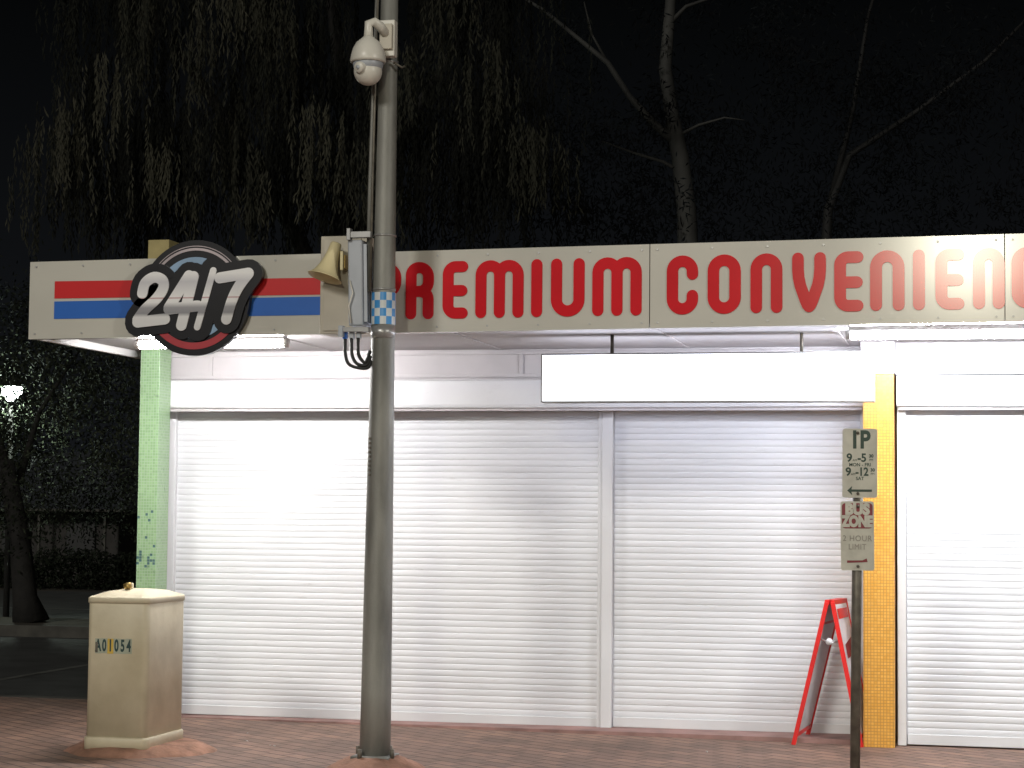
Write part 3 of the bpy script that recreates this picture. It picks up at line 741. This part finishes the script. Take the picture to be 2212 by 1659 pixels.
# weeping tree
wt = thing("weeping_tree", "large weeping tree with long hanging foliage behind the shop", "tree", (-9, 26, -.14))
multi("trunk", [([(-9, 27, -.14), (-9.1, 27, 2), (-8.9, 27, 4.5), (-8.7, 27, 7)], [.40, .3, .22, .14], 12),
                ([(-8.9, 27, 4.4), (-10, 26.7, 6.5), (-11.4, 26.4, 8.5), (-12, 26.2, 9.5)], [.14, .10, .06, .03], 8),
                ([(-8.8, 27, 5), (-7.6, 26.6, 7.2), (-6.3, 26.2, 9)], [.12, .08, .03], 8),
                ([(-8.7, 27, 6.8), (-8.9, 26.5, 9), (-9.2, 26.3, 11)], [.12, .07, .03], 8)], M['bark'], wt)
lv = []
def clump(cx, cy, ztop, ln, rr, mm, ns_):
    for s in range(ns_):
        a_ = random.gauss(0, .6); sx_ = cx+rr*a_; sy_ = cy+random.gauss(0, rr*.6); L_ = ln*random.uniform(.5, 1.05)*(1-.35*min(1, abs(a_)))
        zt_ = ztop-.35*a_*a_+random.uniform(-.15, .1); wob = random.uniform(-.06, .06)
        n_ = int(L_*24)
        for k in range(n_):
            f = k/n_
            p_ = Vector((sx_+wob*f+random.gauss(0, .014), sy_+random.gauss(0, .014), zt_-L_*f))
            d = Vector((random.gauss(0, .25), random.gauss(0, .25), -1)).normalized(); sd_ = d.cross(Vector((random.gauss(0, .3), -1, random.gauss(0, .2)))).normalized()
            lv.append((p_, d, sd_, random.uniform(.08, .15), random.uniform(.008, .014), mm if random.random() > .25 else max(0, mm-1)))
for c in range(160):
    cx = random.uniform(-12.4, -5.5); cy = random.uniform(24.6, 27)
    ztop = random.uniform(6.6, 10.6); ln = random.uniform(1.1, 2.3)
    if c < 42: ztop = random.uniform(6.1, 7.0); ln = random.uniform(1.2, 1.9)
    clump(cx, cy, ztop, ln, random.uniform(.25, .5), random.choices([0, 1, 2], [6, 4, 1.2])[0], 14)
for cx, zt_, ln, rr in [(-9.6, 9.2, 1.9, .45), (-9.9, 8.0, 1.3, .3), (-8.2, 6.8, 1.6, .42), (-7.6, 6.3, 1.2, .35), (-6.0, 7.6, 1.7, .3), (-6.5, 8.6, 1.6, .3), (-11.9, 6.9, 1.3, .4), (-11.2, 7.6, 1.5, .4), (-10.7, 8.8, 1.6, .35), (-8.9, 8.6, 1.4, .3), (-5.5, 6.5, 1.2, .3), (-7.2, 7.6, 1.3, .3), (-10.4, 6.4, 1.1, .35)]:
    clump(cx, 24.2, zt_, ln, rr, random.choice([2, 2, 3]), 20)  # clumps that catch the light, painted with the lighter leaf colours
leafmesh("crown", lv, LEAF, wt)

# gum tree
gt = thing("gum_tree", "pale-barked gum tree with bare forking limbs and sparse foliage", "tree", (-4.2, 30, -.14))
Yg = 30
multi("trunk", [([(-4.1, Yg, -.14), (-4.15, Yg, 3), (-4.28, Yg, 6.2), (-4.38, Yg, 7.0), (-4.52, Yg, 7.7), (-4.62, Yg, 8.4), (-4.55, Yg, 9.3), (-4.48, Yg, 10.3), (-4.2, Yg, 12)], [.22, .20, .15, .135, .11, .10, .085, .07, .03], 12),
                ([(-4.44, Yg, 7.25), (-4.75, Yg-.1, 7.5), (-5.15, Yg-.1, 7.95), (-5.5, Yg-.1, 8.5), (-5.85, Yg-.1, 8.8), (-6.5, Yg-.2, 9.35), (-7.2, Yg-.2, 9.8)], [.09, .065, .05, .045, .038, .028, .015], 8),
                ([(-4.3, Yg, 6.75), (-4.65, Yg, 6.95), (-5.1, Yg, 7.1), (-5.6, Yg, 7.3)], [.04, .028, .022, .010], 6),
                ([(-4.40, Yg, 7.35), (-4.1, Yg, 7.5), (-3.7, Yg, 7.6), (-3.4, Yg, 7.55)], [.032, .022, .015, .008], 6),
                ([(-4.55, Yg, 9.1), (-4.3, Yg, 9.35), (-3.8, Yg, 9.5), (-3.2, Yg, 10)], [.04, .03, .022, .015], 6),
                ([(-5.5, Yg-.1, 8.5), (-5.75, Yg-.1, 8.95), (-5.9, Yg, 9.5)], [.025, .018, .010], 6)], M['gum'], gt)
gl = []
for c in range(150):
    cc = Vector((random.uniform(-9, 1.5), random.uniform(28.6, 33), random.uniform(5.8, 11.5))); r_ = random.uniform(.3, .7)
    mm = random.choices([0, 1], [2, 1])[0]
    for k in range(110):
        p_ = cc+rv()*r_*random.random()**.5
        d = (rv()+Vector((0, 0, -.8))).normalized(); gl.append((p_, d, d.cross(rv()).normalized(), random.uniform(.08, .16), .014, mm))
leafmesh("crown", gl, GUML, gt)
g2 = thing("gum_tree", "dim gum tree with a long leaning limb", "tree", (-2.4, 33, -.14))
multi("trunk", [([(-2.6, 33, -.14), (-2.5, 33, 4), (-2.35, 33, 6.6), (-2.0, 33, 7.5), (-.9, 33, 8.2), (.2, 33, 9.0), (1.0, 33, 9.8)], [.16, .12, .08, .055, .04, .03, .02], 8),
                ([(-2.35, 33, 6.6), (-1.95, 33, 8.2), (-1.7, 33, 9.8), (-1.2, 33, 11.5)], [.06, .045, .03, .02], 8)], M['gum_dim'], g2)
gl = []
for c in range(150):
    cc = Vector((random.uniform(-8, 3.5), random.uniform(34, 38), random.uniform(5.2, 9.5))); r_ = random.uniform(.5, 1.0)
    mm = random.choices([0, 1], [1, 1])[0]
    for k in range(90):
        p_ = cc+rv()*r_*random.random()**.5
        d = (rv()+Vector((0, 0, -.8))).normalized(); gl.append((p_, d, d.cross(rv()).normalized(), random.uniform(.1, .18), .018, mm))
leafmesh("crown", gl, GUML, g2)

# street tree around the lantern
st = thing("street_tree", "street tree with drooping small-leaved branches on the median strip", "tree", (-12.5, 24.9, 0))
multi("trunk", [([(-12.45, 24.9, 0), (-12.55, 24.9, .35), (-12.65, 24.9, 1.2), (-12.9, 24.9, 2.2)], [.26, .17, .14, .12], 12),
                ([(-12.8, 25.1, 1.9), (-12.7, 25.5, 2.9), (-12.3, 25.9, 3.8)], [.06, .035, .012], 8),
                ([(-12.8, 24.9, 1.9), (-13.4, 25.2, 3.2), (-13.8, 25.6, 4.2)], [.07, .04, .02], 8)], M['bark'], st)
lampP = Vector((-14.42, 28.0, 3.31)); camP = Vector((0, 0, 1.6))
sl = []
for c in range(300):
    cc = Vector((random.uniform(-14.8, -10.8), random.uniform(23.8, 29), random.uniform(1.25, 4.6)))
    if cc.x > -11.8 and cc.z < 2.2 and random.random() < .5: continue
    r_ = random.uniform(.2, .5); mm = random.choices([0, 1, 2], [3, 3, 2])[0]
    if cc.z > 3.8: mm = 0  # unlit upper crown: darkness put in with the darkest leaf colour
    for k in range(95):
        p_ = cc+Vector((random.gauss(0, r_*.6), random.gauss(0, r_*.6), random.gauss(0, r_*.6)))
        t = (p_-camP).dot((lampP-camP).normalized()); dd = ((camP+(lampP-camP).normalized()*t)-p_).length
        if dd < .22 and t < 28: continue
        d = (rv()+Vector((0, 0, -.6))).normalized(); sl.append((p_, d, d.cross(rv()).normalized(), random.uniform(.05, .10), .014, mm))
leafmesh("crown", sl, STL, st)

ln_ = thing("street_lamp", "lit white lantern street lamp glowing through the tree", "street lamp", (lampP.x, lampP.y, -.14))
tube("lamp_post", [(lampP.x, lampP.y, -.14), (lampP.x, lampP.y, 3.12)], [.05, .035], M['bark'], ln_, 12)
lathe("lantern", (lampP.x, lampP.y, 3.31), [(.001, -.12), (.06, -.115), (.15, .0), (.17, .07), (.14, .10), (.001, .11)], M['lantern'], ln_, 16)
lathe("lantern_cap", (lampP.x, lampP.y, 3.43), [(.20, -.015), (.14, .02), (.03, .06), (.001, .07)], M['bark'], ln_, 16)
pl = bpy.data.lights.new("street_lamp_light", 'POINT'); pl.energy = 260; pl.color = (.85, 1, .85); pl.shadow_soft_size = .13
plo = bpy.data.objects.new("street_lamp_light", pl); COL.objects.link(plo); plo.location = (lampP.x-.0, lampP.y-.35, 3.2)

# hedge
hl = []
for k in range(16000):
    x = random.uniform(-24, -14.5); y = random.uniform(37.8, 39)
    z = random.uniform(-.1, .62+.06*math.sin(x*3)+.05*math.sin(x*7.3))
    d = rv(); hl.append((Vector((x, y, z)), d, d.cross(rv()).normalized(), random.uniform(.06, .12), .025, random.choice([0, 1, 1])))
hg = leafmesh("hedge", hl, STL, None); hg["label"] = "low dark clipped hedge beyond the road"; hg["category"] = "hedge"

# house beyond
hs = thing("house", "low dim house with sheet roof beyond the hedge", "house", (-19, 43, -.14))
box("wall", -24, -18.9, 42, 48, -.14, 1.55, M['house'], hs)
mk("roof", [(-24.5, 41.4, 1.5), (-18.4, 41.4, 1.5), (-18.4, 48.6, 1.5), (-24.5, 48.6, 1.5), (-22.5, 45, 2.9), (-20.6, 45, 2.9)], [(0, 1, 5, 4), (1, 2, 5), (2, 3, 4, 5), (3, 0, 4)], M['roof'], hs)
box("gutter", -24.5, -18.4, 41.3, 41.4, 1.46, 1.52, M['kerb'], hs, bev=.01)
for x in (-23, -21.4, -19.8):
    box("window", x-.35, x+.35, 41.93, 41.99, .5, 1.3, M['rubber'], hs, bev=.01)
for x in (-22.2, -20.6, -19.0):
    box("verandah_post", x-.03, x+.03, 41.45, 41.51, -.14, 1.46, M['kerb'], hs, bev=.01)

# ------------------------------------------------------------------ render look
scene.view_settings.view_transform = 'Standard'
scene.view_settings.look = 'None'
scene.view_settings.exposure = 0
